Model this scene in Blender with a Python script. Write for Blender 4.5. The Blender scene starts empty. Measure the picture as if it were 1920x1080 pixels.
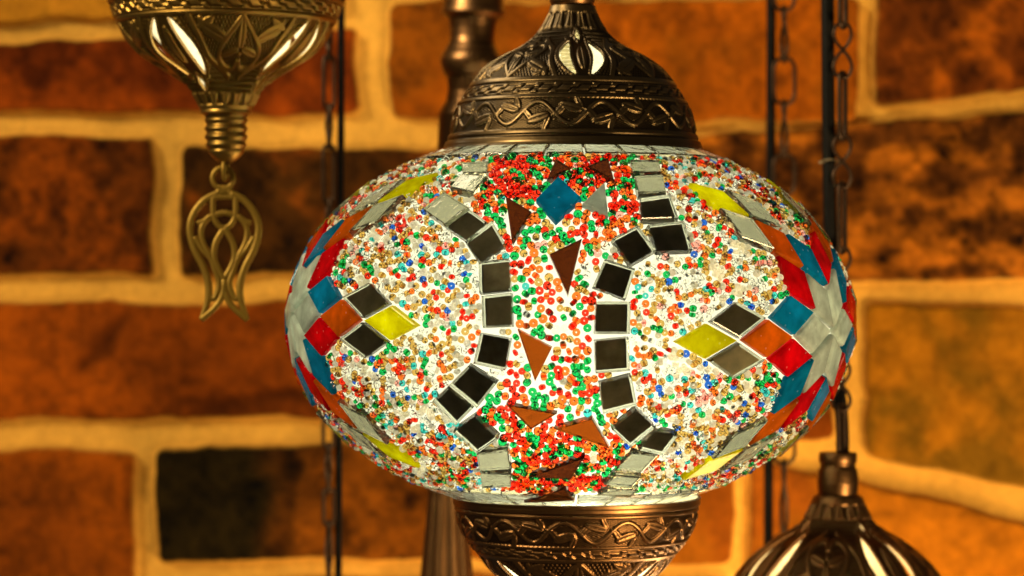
import bpy, math, random
import numpy as np
from mathutils import Vector, Matrix

random.seed(7)
rng = np.random.default_rng(11)
scene = bpy.context.scene
COL = scene.collection

# ------------------------------------------------------------------ scale
S = 0.00017            # metres per photo pixel at the depth of the lamp's axis
D = 5150 * S           # camera distance to that depth
def kf(Y): return (D + Y) / D
def W(px, py, Y=0.0):
    k = kf(Y)
    return Vector(((px - 960) * S * k, Y, (540 - py) * S * k))

# ------------------------------------------------------------------ camera
cam_d = bpy.data.cameras.new('camera')
cam = bpy.data.objects.new('camera', cam_d); COL.objects.link(cam)
cam.location = (0, -D, 0); cam.rotation_euler = (math.radians(90), 0, 0)
cam_d.sensor_width = 36
cam_d.lens = 36 * 5150 / 1920
cam_d.clip_start = 0.01; cam_d.clip_end = 50
cam_d.dof.use_dof = True
cam_d.dof.focus_distance = D - 0.068
cam_d.dof.aperture_fstop = 13.0
scene.camera = cam

# ------------------------------------------------------------------ world and lights
world = bpy.data.worlds.new('World'); scene.world = world; world.use_nodes = True
bg = world.node_tree.nodes['Background']
bg.inputs[0].default_value = (1.0, 0.80, 0.52, 1); bg.inputs[1].default_value = 0.045

def area(name, loc, target, size, power, col, size_y=None):
    l = bpy.data.lights.new(name, 'AREA'); l.energy = power; l.color = col
    l.shape = 'RECTANGLE'; l.size = size; l.size_y = size_y or size
    o = bpy.data.objects.new(name, l); COL.objects.link(o)
    o.location = loc
    o.rotation_euler = (Vector(target) - Vector(loc)).to_track_quat('-Z', 'Y').to_euler()
    return o
def point(name, loc, power, col, r=0.01, parent=None):
    l = bpy.data.lights.new(name, 'POINT'); l.energy = power; l.color = col; l.shadow_soft_size = r
    o = bpy.data.objects.new(name, l); COL.objects.link(o); o.location = loc
    if parent: o.parent = parent; o.matrix_parent_inverse = parent.matrix_world.inverted()
    return o
area('added_key_light', (-1.12, -0.78, 0.72), (0.0, 0.15, 0.0), 0.34, 19.0, (1.0, 0.79, 0.46))  # added key light, no known fixture; lifts the wall and the cap's left side
area('added_fill_low', (0.50, -0.42, -0.34), (0.0, 0.15, -0.02), 0.20, 6.0, (1.0, 0.70, 0.34))  # added fill from low right for the left cup and bottom cap
# lit globes of the neighbouring lamps, just outside the frame
point('upper_left_globe', tuple(W(400, -400, 0.045)), 0.6, (1.0, 0.84, 0.56), 0.045)
point('lower_right_globe', tuple(W(1600, 1640, 0.13)), 1.6, (1.0, 0.66, 0.30), 0.045)

scene.view_settings.view_transform = 'Standard'
scene.view_settings.look = 'None'
scene.view_settings.exposure = 0.0
scene.view_settings.gamma = 1.0
scene.render.engine = 'CYCLES'
cy = scene.cycles
cy.use_denoising = True
cy.max_bounces = 14; cy.transmission_bounces = 12; cy.glossy_bounces = 5; cy.diffuse_bounces = 4
cy.transparent_max_bounces = 12
cy.caustics_reflective = False; cy.caustics_refractive = False
cy.blur_glossy = 0.5
cy.sample_clamp_indirect = 6.0

# ------------------------------------------------------------------ tagging and linking helpers
def tag(o, label=None, cat=None, group=None, kind=None):
    if label: o['label'] = label
    if cat: o['category'] = cat
    if group: o['group'] = group
    if kind: o['kind'] = kind
    return o
def empty(name, loc, label, cat, group=None):
    o = bpy.data.objects.new(name, None); COL.objects.link(o); o.location = loc
    o.empty_display_size = 0.01
    bpy.context.view_layer.update()
    return tag(o, label, cat, group)
def adopt(o, parent):
    if parent:
        o.parent = parent
        m = Matrix.Translation(parent_world(parent)).inverted()
        o.matrix_parent_inverse = m
    return o
def parent_world(p):
    # every parent is an empty with a pure translation or a mesh at the world origin
    if p.type == 'EMPTY': return p.location.copy()
    return Vector((0, 0, 0))
def mesh_obj(name, verts, faces, mats, parent=None, smooth=True, mat_idx=None):
    me = bpy.data.meshes.new(name)
    verts = np.asarray(verts, dtype=np.float64)
    if isinstance(faces, np.ndarray):
        n, c = faces.shape
        me.vertices.add(len(verts)); me.vertices.foreach_set('co', verts.ravel())
        me.loops.add(n * c); me.loops.foreach_set('vertex_index', faces.ravel().astype(np.int32))
        me.polygons.add(n); me.polygons.foreach_set('loop_start', np.arange(0, n * c, c, dtype=np.int32))
        me.polygons.foreach_set('loop_total', np.full(n, c, dtype=np.int32))
    else:
        me.from_pydata([tuple(v) for v in verts], [], [tuple(f) for f in faces])
    if not isinstance(mats, (list, tuple)): mats = [mats]
    for m in mats: me.materials.append(m)
    if mat_idx is not None: me.polygons.foreach_set('material_index', np.asarray(mat_idx, dtype=np.int32))
    me.polygons.foreach_set('use_smooth', np.full(len(me.polygons), smooth, dtype=bool))
    me.update(calc_edges=True); me.validate()
    o = bpy.data.objects.new(name, me); COL.objects.link(o)
    adopt(o, parent)
    return o
def attr(o, name, arr):
    arr = np.asarray(arr, dtype=np.float32)
    if arr.ndim == 1:
        a = o.data.attributes.new(name, 'FLOAT', 'POINT'); a.data.foreach_set('value', arr)
    else:
        if arr.shape[1] == 3: arr = np.hstack([arr, np.ones((len(arr), 1), np.float32)])
        a = o.data.attributes.new(name, 'FLOAT_COLOR', 'POINT'); a.data.foreach_set('color', arr.ravel())

# ------------------------------------------------------------------ materials
def new_mat(name):
    m = bpy.data.materials.new(name); m.use_nodes = True
    nt = m.node_tree; b = nt.nodes['Principled BSDF']
    return m, nt, b
def N(nt, t, **kw):
    n = nt.nodes.new(t)
    for k, v in kw.items(): setattr(n, k, v)
    return n
def bronze(name, hi, lo, rough=0.36, scale=900):
    m, nt, b = new_mat(name)
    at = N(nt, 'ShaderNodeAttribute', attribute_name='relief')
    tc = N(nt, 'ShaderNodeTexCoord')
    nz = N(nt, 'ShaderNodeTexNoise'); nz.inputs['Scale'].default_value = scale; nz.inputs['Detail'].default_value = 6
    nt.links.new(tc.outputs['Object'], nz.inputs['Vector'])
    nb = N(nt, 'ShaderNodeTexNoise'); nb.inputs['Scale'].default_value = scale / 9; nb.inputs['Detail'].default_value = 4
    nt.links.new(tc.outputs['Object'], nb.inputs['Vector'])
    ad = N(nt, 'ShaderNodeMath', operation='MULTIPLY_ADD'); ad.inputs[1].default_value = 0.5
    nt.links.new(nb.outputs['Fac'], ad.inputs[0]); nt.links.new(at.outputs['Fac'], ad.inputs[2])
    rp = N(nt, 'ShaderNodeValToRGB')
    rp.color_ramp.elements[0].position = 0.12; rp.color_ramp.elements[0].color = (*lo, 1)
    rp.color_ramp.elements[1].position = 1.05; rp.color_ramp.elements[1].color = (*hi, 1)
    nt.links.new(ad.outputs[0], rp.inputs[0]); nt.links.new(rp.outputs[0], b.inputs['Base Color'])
    mr = N(nt, 'ShaderNodeMapRange'); mr.inputs['To Min'].default_value = rough - 0.09; mr.inputs['To Max'].default_value = rough + 0.14
    nt.links.new(nz.outputs['Fac'], mr.inputs['Value']); nt.links.new(mr.outputs[0], b.inputs['Roughness'])
    bp = N(nt, 'ShaderNodeBump'); bp.inputs['Strength'].default_value = 0.12; bp.inputs['Distance'].default_value = 0.0003
    nt.links.new(nz.outputs['Fac'], bp.inputs['Height']); nt.links.new(bp.outputs[0], b.inputs['Normal'])
    b.inputs['Metallic'].default_value = 1.0
    return m
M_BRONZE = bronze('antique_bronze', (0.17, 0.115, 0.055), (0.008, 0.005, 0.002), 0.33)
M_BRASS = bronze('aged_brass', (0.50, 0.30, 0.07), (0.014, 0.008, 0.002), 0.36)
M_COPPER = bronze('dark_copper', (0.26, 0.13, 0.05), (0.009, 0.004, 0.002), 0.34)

def simple(name, col, rough=0.5, metallic=0.0, coat=0.0, scale=400, var=0.25):
    m, nt, b = new_mat(name)
    tc = N(nt, 'ShaderNodeTexCoord'); nz = N(nt, 'ShaderNodeTexNoise')
    nz.inputs['Scale'].default_value = scale; nz.inputs['Detail'].default_value = 5
    nt.links.new(tc.outputs['Object'], nz.inputs['Vector'])
    rp = N(nt, 'ShaderNodeValToRGB')
    rp.color_ramp.elements[0].position = 0.3; rp.color_ramp.elements[1].position = 0.7
    rp.color_ramp.elements[0].color = (*[c * (1 - var) for c in col], 1)
    rp.color_ramp.elements[1].color = (*[min(1, c * (1 + var)) for c in col], 1)
    nt.links.new(nz.outputs['Fac'], rp.inputs[0]); nt.links.new(rp.outputs[0], b.inputs['Base Color'])
    b.inputs['Roughness'].default_value = rough; b.inputs['Metallic'].default_value = metallic
    b.inputs['Coat Weight'].default_value = coat
    return m
M_DROP = bronze('satin_brass', (0.40, 0.24, 0.03), (0.12, 0.065, 0.006), 0.42)
M_DROP.node_tree.nodes['Principled BSDF'].inputs['Metallic'].default_value = 0.55
M_LINER = simple('pale_cap_lining', (0.66, 0.62, 0.46), 0.5, 0.1)
M_CABLE = simple('black_cable', (0.006, 0.005, 0.004), 0.6)
M_CABLE.node_tree.nodes['Principled BSDF'].inputs['Specular IOR Level'].default_value = 0.12
M_CHAIN = simple('dark_iron_wire', (0.055, 0.03, 0.016), 0.42, 0.8)
M_TIE = simple('pale_plastic_tie', (0.20, 0.15, 0.08), 0.4)
M_SOCKET = simple('cream_lamp_socket', (0.75, 0.70, 0.50), 0.4)

def glass(name, col, rough=0.03, ior=1.33, bump=0.0):
    m, nt, b = new_mat(name)
    b.inputs['Base Color'].default_value = (*col, 1)
    b.inputs['Transmission Weight'].default_value = 1.0
    b.inputs['Roughness'].default_value = rough
    b.inputs['IOR'].default_value = ior
    if bump:
        tc = N(nt, 'ShaderNodeTexCoord'); nz = N(nt, 'ShaderNodeTexNoise')
        nz.inputs['Scale'].default_value = 260; nz.inputs['Detail'].default_value = 3
        nt.links.new(tc.outputs['Object'], nz.inputs['Vector'])
        bp = N(nt, 'ShaderNodeBump'); bp.inputs['Strength'].default_value = bump; bp.inputs['Distance'].default_value = 0.001
        nt.links.new(nz.outputs['Fac'], bp.inputs['Height']); nt.links.new(bp.outputs[0], b.inputs['Normal'])
    return m
M_CLEAR = glass('clear_tile_glass', (0.66, 0.68, 0.58), 0.03, 1.5, 0.22)
M_PALE = glass('pale_tile_glass', (0.40, 0.40, 0.29), 0.06, 1.48, 0.3)  # paler glass imitating reflected light on the high and low mirror tiles
M_BACK, _nt, _b = new_mat('tile_backing')
_b.inputs['Metallic'].default_value = 0.35
_b.inputs['Roughness'].default_value = 0.34
_tc = N(_nt, 'ShaderNodeTexCoord'); _nz = N(_nt, 'ShaderNodeTexNoise'); _nz.inputs['Scale'].default_value = 190; _nz.inputs['Detail'].default_value = 6
_oi = N(_nt, 'ShaderNodeObjectInfo'); _ad = N(_nt, 'ShaderNodeMath', operation='MULTIPLY_ADD'); _ad.inputs[1].default_value = 0.45
_rp = N(_nt, 'ShaderNodeValToRGB')
_rp.color_ramp.elements[0].position = .30; _rp.color_ramp.elements[0].color = (.075, .058, .020, 1)
_rp.color_ramp.elements[1].position = 1.1; _rp.color_ramp.elements[1].color = (.42, .36, .22, 1)
_nt.links.new(_tc.outputs['Object'], _nz.inputs['Vector']); _nt.links.new(_oi.outputs['Random'], _ad.inputs[0]); _nt.links.new(_nz.outputs['Fac'], _ad.inputs[2])
_nt.links.new(_ad.outputs[0], _rp.inputs[0]); _nt.links.new(_rp.outputs[0], _b.inputs['Base Color'])

def stained(name, col, trans=0.35, deep=0.62):
    """coloured sheet glass: body colour with bubbles, some light through it, glossy face"""
    m, nt, b = new_mat(name)
    tc = N(nt, 'ShaderNodeTexCoord')
    nz = N(nt, 'ShaderNodeTexNoise'); nz.inputs['Scale'].default_value = 170; nz.inputs['Detail'].default_value = 5
    nt.links.new(tc.outputs['Object'], nz.inputs['Vector'])
    rp = N(nt, 'ShaderNodeValToRGB')
    rp.color_ramp.elements[0].position = 0.32; rp.color_ramp.elements[1].position = 0.68
    rp.color_ramp.elements[0].color = (*[c * deep for c in col], 1)
    rp.color_ramp.elements[1].color = (*[min(1, c * 1.15) for c in col], 1)
    nt.links.new(nz.outputs['Fac'], rp.inputs[0])
    vo = N(nt, 'ShaderNodeTexVoronoi'); vo.inputs['Scale'].default_value = 380
    nt.links.new(tc.outputs['Object'], vo.inputs['Vector'])
    lt = N(nt, 'ShaderNodeMath', operation='LESS_THAN'); lt.inputs[1].default_value = 0.13
    nt.links.new(vo.outputs['Distance'], lt.inputs[0])
    bp = N(nt, 'ShaderNodeBump'); bp.inputs['Strength'].default_value = 0.25; bp.inputs['Distance'].default_value = 0.0006
    nt.links.new(nz.outputs['Fac'], bp.inputs['Height'])
    oi = N(nt, 'ShaderNodeObjectInfo')
    mr = N(nt, 'ShaderNodeMapRange'); mr.inputs['To Min'].default_value = .88; mr.inputs['To Max'].default_value = 1.14
    nt.links.new(oi.outputs['Random'], mr.inputs['Value'])
    vs = N(nt, 'ShaderNodeVectorMath', operation='SCALE'); nt.links.new(rp.outputs[0], vs.inputs[0]); nt.links.new(mr.outputs[0], vs.inputs['Scale'])
    bub = N(nt, 'ShaderNodeMix', data_type='RGBA'); sc_ = N(nt, 'ShaderNodeMath', operation='MULTIPLY'); sc_.inputs[1].default_value = .30
    nt.links.new(lt.outputs[0], sc_.inputs[0]); nt.links.new(sc_.outputs[0], bub.inputs[0]); nt.links.new(vs.outputs[0], bub.inputs[6]); bub.inputs[7].default_value = (1, 1, .95, 1)
    tint = bub.outputs[2]
    b.inputs['Roughness'].default_value = 0.13
    b.inputs['Coat Weight'].default_value = 0.6; b.inputs['Coat Roughness'].default_value = 0.04
    nt.links.new(tint, b.inputs['Base Color']); nt.links.new(bp.outputs[0], b.inputs['Normal'])
    tr = N(nt, 'ShaderNodeBsdfTranslucent'); nt.links.new(tint, tr.inputs['Color'])
    mx = N(nt, 'ShaderNodeMixShader'); mx.inputs[0].default_value = trans
    nt.links.new(b.outputs[0], mx.inputs[1]); nt.links.new(tr.outputs[0], mx.inputs[2])
    nt.links.new(mx.outputs[0], nt.nodes['Material Output'].inputs[0])
    return m
M_TILE = {
    'red': stained('red_stained_glass', (0.70, 0.003, 0.016), 0.78),
    'teal': stained('teal_stained_glass', (0.004, 0.36, 0.56), 0.8),
    'orange': stained('orange_stained_glass', (0.72, 0.22, 0.005), 0.75),
    'yellow': stained('yellow_stained_glass', (0.98, 0.88, 0.006), 0.85),
    'white': stained('white_stained_glass', (0.66, 0.73, 0.68), 0.62),
    'brown': glass('brown_stained_glass', (0.085, 0.016, 0.003), 0.05, 1.5, 0.1),
    'amber': glass('amber_stained_glass', (0.32, 0.062, 0.004), 0.05, 1.5, 0.4),
}
BEADS = {
    'red': glass('red_bead_glass', (0.90, 0.035, 0.010), 0.05),
    'orange': glass('orange_bead_glass', (0.97, 0.20, 0.025), 0.05),
    'green': glass('green_bead_glass', (0.008, 0.50, 0.12), 0.05),
    'gold': glass('gold_bead_glass', (0.66, 0.42, 0.11), 0.05),
    'clear': glass('clear_bead_glass', (0.96, 0.96, 0.92), 0.05),
    'teal': glass('teal_bead_glass', (0.06, 0.62, 0.66), 0.05),
    'blue': glass('blue_bead_glass', (0.02, 0.14, 0.80), 0.05),
    'pink': glass('pink_bead_glass', (0.95, 0.45, 0.42), 0.05),
    'pearl': stained('pearl_bead_glass', (0.96, 0.95, 0.86), 0.93, 0.92),
}
M_SHELL, _nt, _b = new_mat('frosted_globe_glass')
_tr = N(_nt, 'ShaderNodeBsdfTranslucent'); _tr.inputs['Color'].default_value = (0.93, 0.95, 0.84, 1)
_b.inputs['Base Color'].default_value = (0.70, 0.76, 0.70, 1); _b.inputs['Roughness'].default_value = 0.3
_mx = N(_nt, 'ShaderNodeMixShader'); _mx.inputs[0].default_value = 0.6
_nt.links.new(_b.outputs[0], _mx.inputs[1]); _nt.links.new(_tr.outputs[0], _mx.inputs[2])
_nt.links.new(_mx.outputs[0], _nt.nodes['Material Output'].inputs[0])

# ------------------------------------------------------------------ numeric noise
def vnoise(w, h, cell, seed):
    r = np.random.default_rng(seed)
    gw, gh = int(w / cell) + 3, int(h / cell) + 3
    g = r.random((gh, gw))
    x = np.arange(w) / cell; y = np.arange(h) / cell
    x0 = x.astype(int); y0 = y.astype(int)
    fx = x - x0; fy = y - y0
    fx = fx * fx * (3 - 2 * fx); fy = (fy * fy * (3 - 2 * fy))[:, None]
    a = g[np.ix_(y0, x0)]; b = g[np.ix_(y0, x0 + 1)]; c = g[np.ix_(y0 + 1, x0)]; d = g[np.ix_(y0 + 1, x0 + 1)]
    return (a * (1 - fx) + b * fx) * (1 - fy) + (c * (1 - fx) + d * fx) * fy
def fbm(w, h, cell, octv, seed):
    o = np.zeros((h, w)); a = 1.0; t = 0
    for i in range(octv):
        o += a * vnoise(w, h, max(cell, 1.01), seed + i); t += a; a *= 0.5; cell /= 2
    return o / t
def sstep(e0, e1, x):
    t = np.clip((x - e0) / (e1 - e0), 0, 1); return t * t * (3 - 2 * t)

# ================================================================== BRICK WALL
YW = 0.27
def build_wall():
    st = 3.5
    X0, X1, Z0, Z1 = -420, 2340, -300, 1380
    xs = np.arange(X0, X1, st); ys = np.arange(Z0, Z1, st)
    w, h = len(xs), len(ys)
    PX, PY = np.meshgrid(xs, ys)
    wob = (fbm(w, h, 30, 5, 5) - 0.5) * 26; wob2 = (fbm(w, h, 30, 5, 25) - 0.5) * 26
    QX = PX + wob; QY = PY + wob2
    # x0, x1, top-left y, top-right y, bottom-left y, bottom-right y, brick colour, second colour, roughness
    B = [
        (-700, 640, -190, -190, 62, 20, (.50, .20, .012), (.40, .15, .01), .4),
        (-700, 664, 108, 62, 204, 210, (.125, .020, .001), (.20, .034, .001), .9),
        (700, 1130, -260, -260, -20, -14, (.35, .10, .004), (.2, .06, .003), .5),
        (735, 1602, 10, 4, 220, 226, (.36, .082, .0015), (.20, .052, .0015), .8),
        (1640, 2900, -240, -260, 196, 164, (.10, .022, .0015), (.26, .06, .002), 1.3),
        (-700, 286, 256, 262, 512, 510, (.075, .017, .001), (.16, .032, .001), 1.3),
        (344, 960, 282, 290, 512, 512, (.04, .013, .001), (.14, .032, .0015), 1.2),
        (1015, 1240, 282, 282, 512, 512, (.12, .03, .001), (.15, .034, .002), .9),
        (1296, 2900, 262, 206, 528, 524, (.075, .021, .002), (.26, .075, .004), 1.7),
        (-700, 720, 568, 572, 790, 778, (.25, .050, .001), (.16, .032, .001), .8),
        (780, 1560, 572, 580, 790, 820, (.25, .05, .002), (.19, .04, .001), .4),
        (1624, 2900, 572, 584, 852, 920, (.19, .085, .004), (.33, .12, .004), .5),
        (-700, 250, 848, 848, 1092, 1092, (.25, .054, .001), (.15, .032, .001), .8),
        (300, 826, 842, 836, 1046, 1040, (.012, .007, .001), (.15, .04, .0015), 1.2),
        (880, 1368, 860, 880, 1048, 1052, (.34, .095, .003), (.25, .06, .002), .4),
        (1408, 2900, 858, 992, 1300, 1500, (.40, .125, .004), (.28, .07, .003), .6),
        (-700, 120, 1150, 1150, 1500, 1500, (.3, .06, .0015), (.2, .04, .001), .4),
        (176, 1000, 1098, 1078, 1500, 1500, (.34, .085, .002), (.24, .05, .002), .4),
        (1050, 1366, 1092, 1092, 1500, 1500, (.3, .06, .0015), (.2, .04, .001), .4),
    ]
    n1 = fbm(w, h, 75, 5, 40); n2 = fbm(w, h, 16, 4, 60); n3 = fbm(w, h, 5, 2, 80)
    nst = fbm(w, int(h * 3), 30, 4, 91)[::3][:h]                      # horizontal streaks
    mort = np.array([.72, .38, .06]) * (0.55 + 0.36 * n2 + .50 * n1)[..., None]
    col = mort.copy(); hgt = 3.0 * (n2 - .5) + .3 * (n3 - .5) + 3 * (n1 - .5); mask = np.zeros((h, w))
    for i, (x0, x1, yl, yr, bl, br, c1, c2, ro) in enumerate(B):
        x0 -= 4; x1 += 4; yl -= 4; yr -= 4; bl += 4; br += 4
        t = np.clip((PX - x0) / (min(x1, 1960) - x0), -1, 1.6)
        yt = yl + (yr - yl) * t; yb = bl + (br - bl) * t
        dx = np.maximum(x0 - QX, QX - x1); dy = np.maximum(yt - QY, QY - yb)
        r = 16
        ox = np.maximum(dx + r, 0); oy = np.maximum(dy + r, 0)
        sd = np.hypot(ox, oy) + np.minimum(np.maximum(dx + r, dy + r), 0) - r
        m = sstep(4, -5, sd)
        f = sstep(.42, .58, (n1 if i != 8 else 0.5 * n1 + 0.5 * nst) * .75 + n2 * .25)
        if i == 13: f = sstep(470, 640, PX + 150 * (n1 - .5) + 60 * (n2 - .5)) * (.65 + .35 * f)
        cc = np.array(c1) * (1 - f)[..., None] + np.array(c2) * f[..., None]
        cc = cc * (1 + ro * 1.4 * (n2 - .5) + ro * 1.0 * (n3 - .5))[..., None]
        crack = sstep(.035, .0, np.abs(fbm(w, h, 120, 3, 200 + i) - .5)) * sstep(.52, .62, fbm(w, h, 60, 2, 300 + i)) * min(ro, .8)
        cc = cc * (1 - .75 * crack)[..., None]
        col = col * (1 - m[..., None]) + np.clip(cc, 0.0005, 1) * m[..., None]
        hgt = hgt * (1 - m) + m * (30 + ro * (13 * (n1 - .5) + 10 * (n2 - .5) + 4 * (n3 - .5)) - 9 * crack)
        mask = np.maximum(mask, m)
    k = kf(YW) * S
    V = np.stack([(PX - 960) * k, YW - hgt * k * 1.0, (540 - PY) * k], -1).reshape(-1, 3)
    idx = np.arange(w * h).reshape(h, w)
    F = np.stack([idx[:-1, :-1], idx[1:, :-1], idx[1:, 1:], idx[:-1, 1:]], -1).reshape(-1, 4)
    # a real slab behind the face
    nb = len(V)
    zb = YW + 0.08
    corners = [idx[0, 0], idx[0, -1], idx[-1, -1], idx[-1, 0]]
    V = np.vstack([V, [(V[c][0], zb, V[c][2]) for c in corners]])
    F = np.vstack([F, [[nb, nb + 1, nb + 2, nb + 3], [corners[0], corners[1], nb + 1, nb],
                       [corners[1], corners[2], nb + 2, nb + 1], [corners[2], corners[3], nb + 3, nb + 2], [corners[3], corners[0], nb, nb + 3]]])
    m, nt, b = new_mat('old_brick_and_mortar')
    at = N(nt, 'ShaderNodeAttribute', attribute_name='clay')
    tc = N(nt, 'ShaderNodeTexCoord'); nz = N(nt, 'ShaderNodeTexNoise')
    nz.inputs['Scale'].default_value = 350; nz.inputs['Detail'].default_value = 6; nz.inputs['Roughness'].default_value = .7
    nt.links.new(tc.outputs['Object'], nz.inputs['Vector'])
    mr = N(nt, 'ShaderNodeMapRange'); mr.inputs['From Min'].default_value = .25; mr.inputs['From Max'].default_value = .75
    mr.inputs['To Min'].default_value = .82; mr.inputs['To Max'].default_value = 1.18
    nt.links.new(nz.outputs['Fac'], mr.inputs['Value'])
    mu = N(nt, 'ShaderNodeVectorMath', operation='SCALE')
    nt.links.new(at.outputs['Color'], mu.inputs[0]); nt.links.new(mr.outputs[0], mu.inputs['Scale'])
    nt.links.new(mu.outputs[0], b.inputs['Base Color']); b.inputs['Roughness'].default_value = .9; b.inputs['Specular IOR Level'].default_value = .08
    bp = N(nt, 'ShaderNodeBump'); bp.inputs['Strength'].default_value = .35; bp.inputs['Distance'].default_value = .0015
    nt.links.new(nz.outputs['Fac'], bp.inputs['Height']); nt.links.new(bp.outputs[0], b.inputs['Normal'])
    o = mesh_obj('brick_wall', V, F, m)
    attr(o, 'clay', np.vstack([col.reshape(-1, 3), np.tile([.3, .06, .002], (4, 1))]))
    tag(o, 'rough old orange brown brick wall with thick pale mortar behind all the lamps', 'wall')
build_wall()

# ================================================================== generic lathe and tubes
def lathe(name, cx, Y, prof, mat, parent=None, seg=72, cy_axis=None, tilt=0.0, caps=False):
    """prof: list of (photo y, half width) from top to bottom"""
    k = kf(Y) * S
    c = W(cx, 540, Y)
    V = []; F = []
    n = len(prof)
    for (y, r) in prof:
        for j in range(seg):
            a = 2 * math.pi * j / seg
            V.append((c.x + r * k * math.cos(a), Y + r * k * math.sin(a), (540 - y) * k))
    for i in range(n - 1):
        for j in range(seg):
            j2 = (j + 1) % seg
            F.append((i * seg + j, i * seg + j2, (i + 1) * seg + j2, (i + 1) * seg + j))
    F.append(tuple(range(seg))[::-1]); F.append(tuple((n - 1) * seg + j for j in range(seg)))
    if tilt:
        z0 = (540 - cy_axis) * k
        M = Matrix.Translation((c.x, Y, z0)) @ Matrix.Rotation(tilt, 4, 'Y') @ Matrix.Translation((-c.x, -Y, -z0))
        V = [tuple(M @ Vector(v)) for v in V]
    o = mesh_obj(name, V, F, mat, parent)
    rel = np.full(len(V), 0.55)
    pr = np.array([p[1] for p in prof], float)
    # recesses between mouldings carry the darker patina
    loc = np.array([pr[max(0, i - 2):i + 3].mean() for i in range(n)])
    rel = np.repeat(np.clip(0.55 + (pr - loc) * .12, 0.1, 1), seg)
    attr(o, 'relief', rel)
    es = o.modifiers.new('edge', 'EDGE_SPLIT'); es.split_angle = math.radians(50)
    return o
def dense(prof, step=2.0):
    out = []
    for (a, b) in zip(prof[:-1], prof[1:]):
        d = math.hypot(b[0] - a[0], b[1] - a[1]); n = max(1, int(d / step))
        for i in range(n): out.append((a[0] + (b[0] - a[0]) * i / n, a[1] + (b[1] - a[1]) * i / n))
    out.append(prof[-1]); return out
def catmull(pts, n=8, closed=False):
    P = [Vector(p) for p in pts]; out = []
    m = len(P)
    for i in range(m if closed else m - 1):
        if closed: p0, p1, p2, p3 = P[i - 1], P[i], P[(i + 1) % m], P[(i + 2) % m]
        else: p0, p1, p2, p3 = P[max(0, i - 1)], P[i], P[i + 1], P[min(m - 1, i + 2)]
        for j in range(n):
            t = j / n
            out.append(0.5 * ((2 * p1) + (p2 - p0) * t + (2 * p0 - 5 * p1 + 4 * p2 - p3) * t * t + (3 * p1 - p0 - 3 * p2 + p3) * t ** 3))
    if not closed: out.append(P[-1])
    return out
def tube_geo(path, ra, rb=None, ref=Vector((0, 1, 0)), closed=False, seg=10, taper=None):
    """sweep an ellipse: ra across ref, rb along ref"""
    rb = rb or ra
    V = []; F = []; n = len(path)
    for i, p in enumerate(path):
        if closed: t = path[(i + 1) % n] - path[i - 1]
        else: t = path[min(n - 1, i + 1)] - path[max(0, i - 1)]
        t = t.normalized()
        u = ref - t * ref.dot(t)
        if u.length < 1e-6: u = Vector((1, 0, 0)) - t * t.x
        u.normalize(); v = t.cross(u)
        s = taper(i / (n - 1)) if taper else 1
        for j in range(seg):
            a = 2 * math.pi * j / seg
            V.append(p + v * (math.cos(a) * ra * s) + u * (math.sin(a) * rb * s))
    for i in range(n if closed else n - 1):
        i2 = (i + 1) % n
        for j in range(seg):
            j2 = (j + 1) % seg
            F.append((i * seg + j, i2 * seg + j, i2 * seg + j2, i * seg + j2))
    if not closed:
        F.append(tuple(range(seg))); F.append(tuple((n - 1) * seg + j for j in range(seg))[::-1])
    return V, F
def join_geo(parts):
    V = []; F = []
    for v, f in parts:
        o = len(V); V += v; F += [tuple(i + o for i in ff) for ff in f]
    return V, F

# ================================================================== embossed caps
def seg_dist(U, Vv, pts):
    d = np.full(U.shape, 1e9)
    for (x0, y0), (x1, y1) in zip(pts[:-1], pts[1:]):
        dx, dy = x1 - x0, y1 - y0; L = dx * dx + dy * dy + 1e-12
        t = np.clip(((U - x0) * dx + (Vv - y0) * dy) / L, 0, 1)
        d = np.minimum(d, np.hypot(U - x0 - t * dx, Vv - y0 - t * dy))
    return d
def c2(pts, n=8): return [(p.x, p.y) for p in catmull([(a, b, 0) for a, b in pts], n)]
def leaf(U, Vv, cx, cy, L, Wd, ang):
    ca, sa = math.cos(ang), math.sin(ang)
    a = ((U - cx) * ca + (Vv - cy) * sa) / L; b = (-(U - cx) * sa + (Vv - cy) * ca) / Wd
    inside = 1 - np.abs(b) / np.maximum(1e-3, np.sqrt(np.clip(1 - a * a, 0, 1))) 
    m = np.where(np.abs(a) < 1, np.clip(inside, -1, 1), -1)
    rib = sstep(.05, .16, np.abs(b))
    return sstep(0, .25, m) * (0.62 + .38 * rib)
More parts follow.
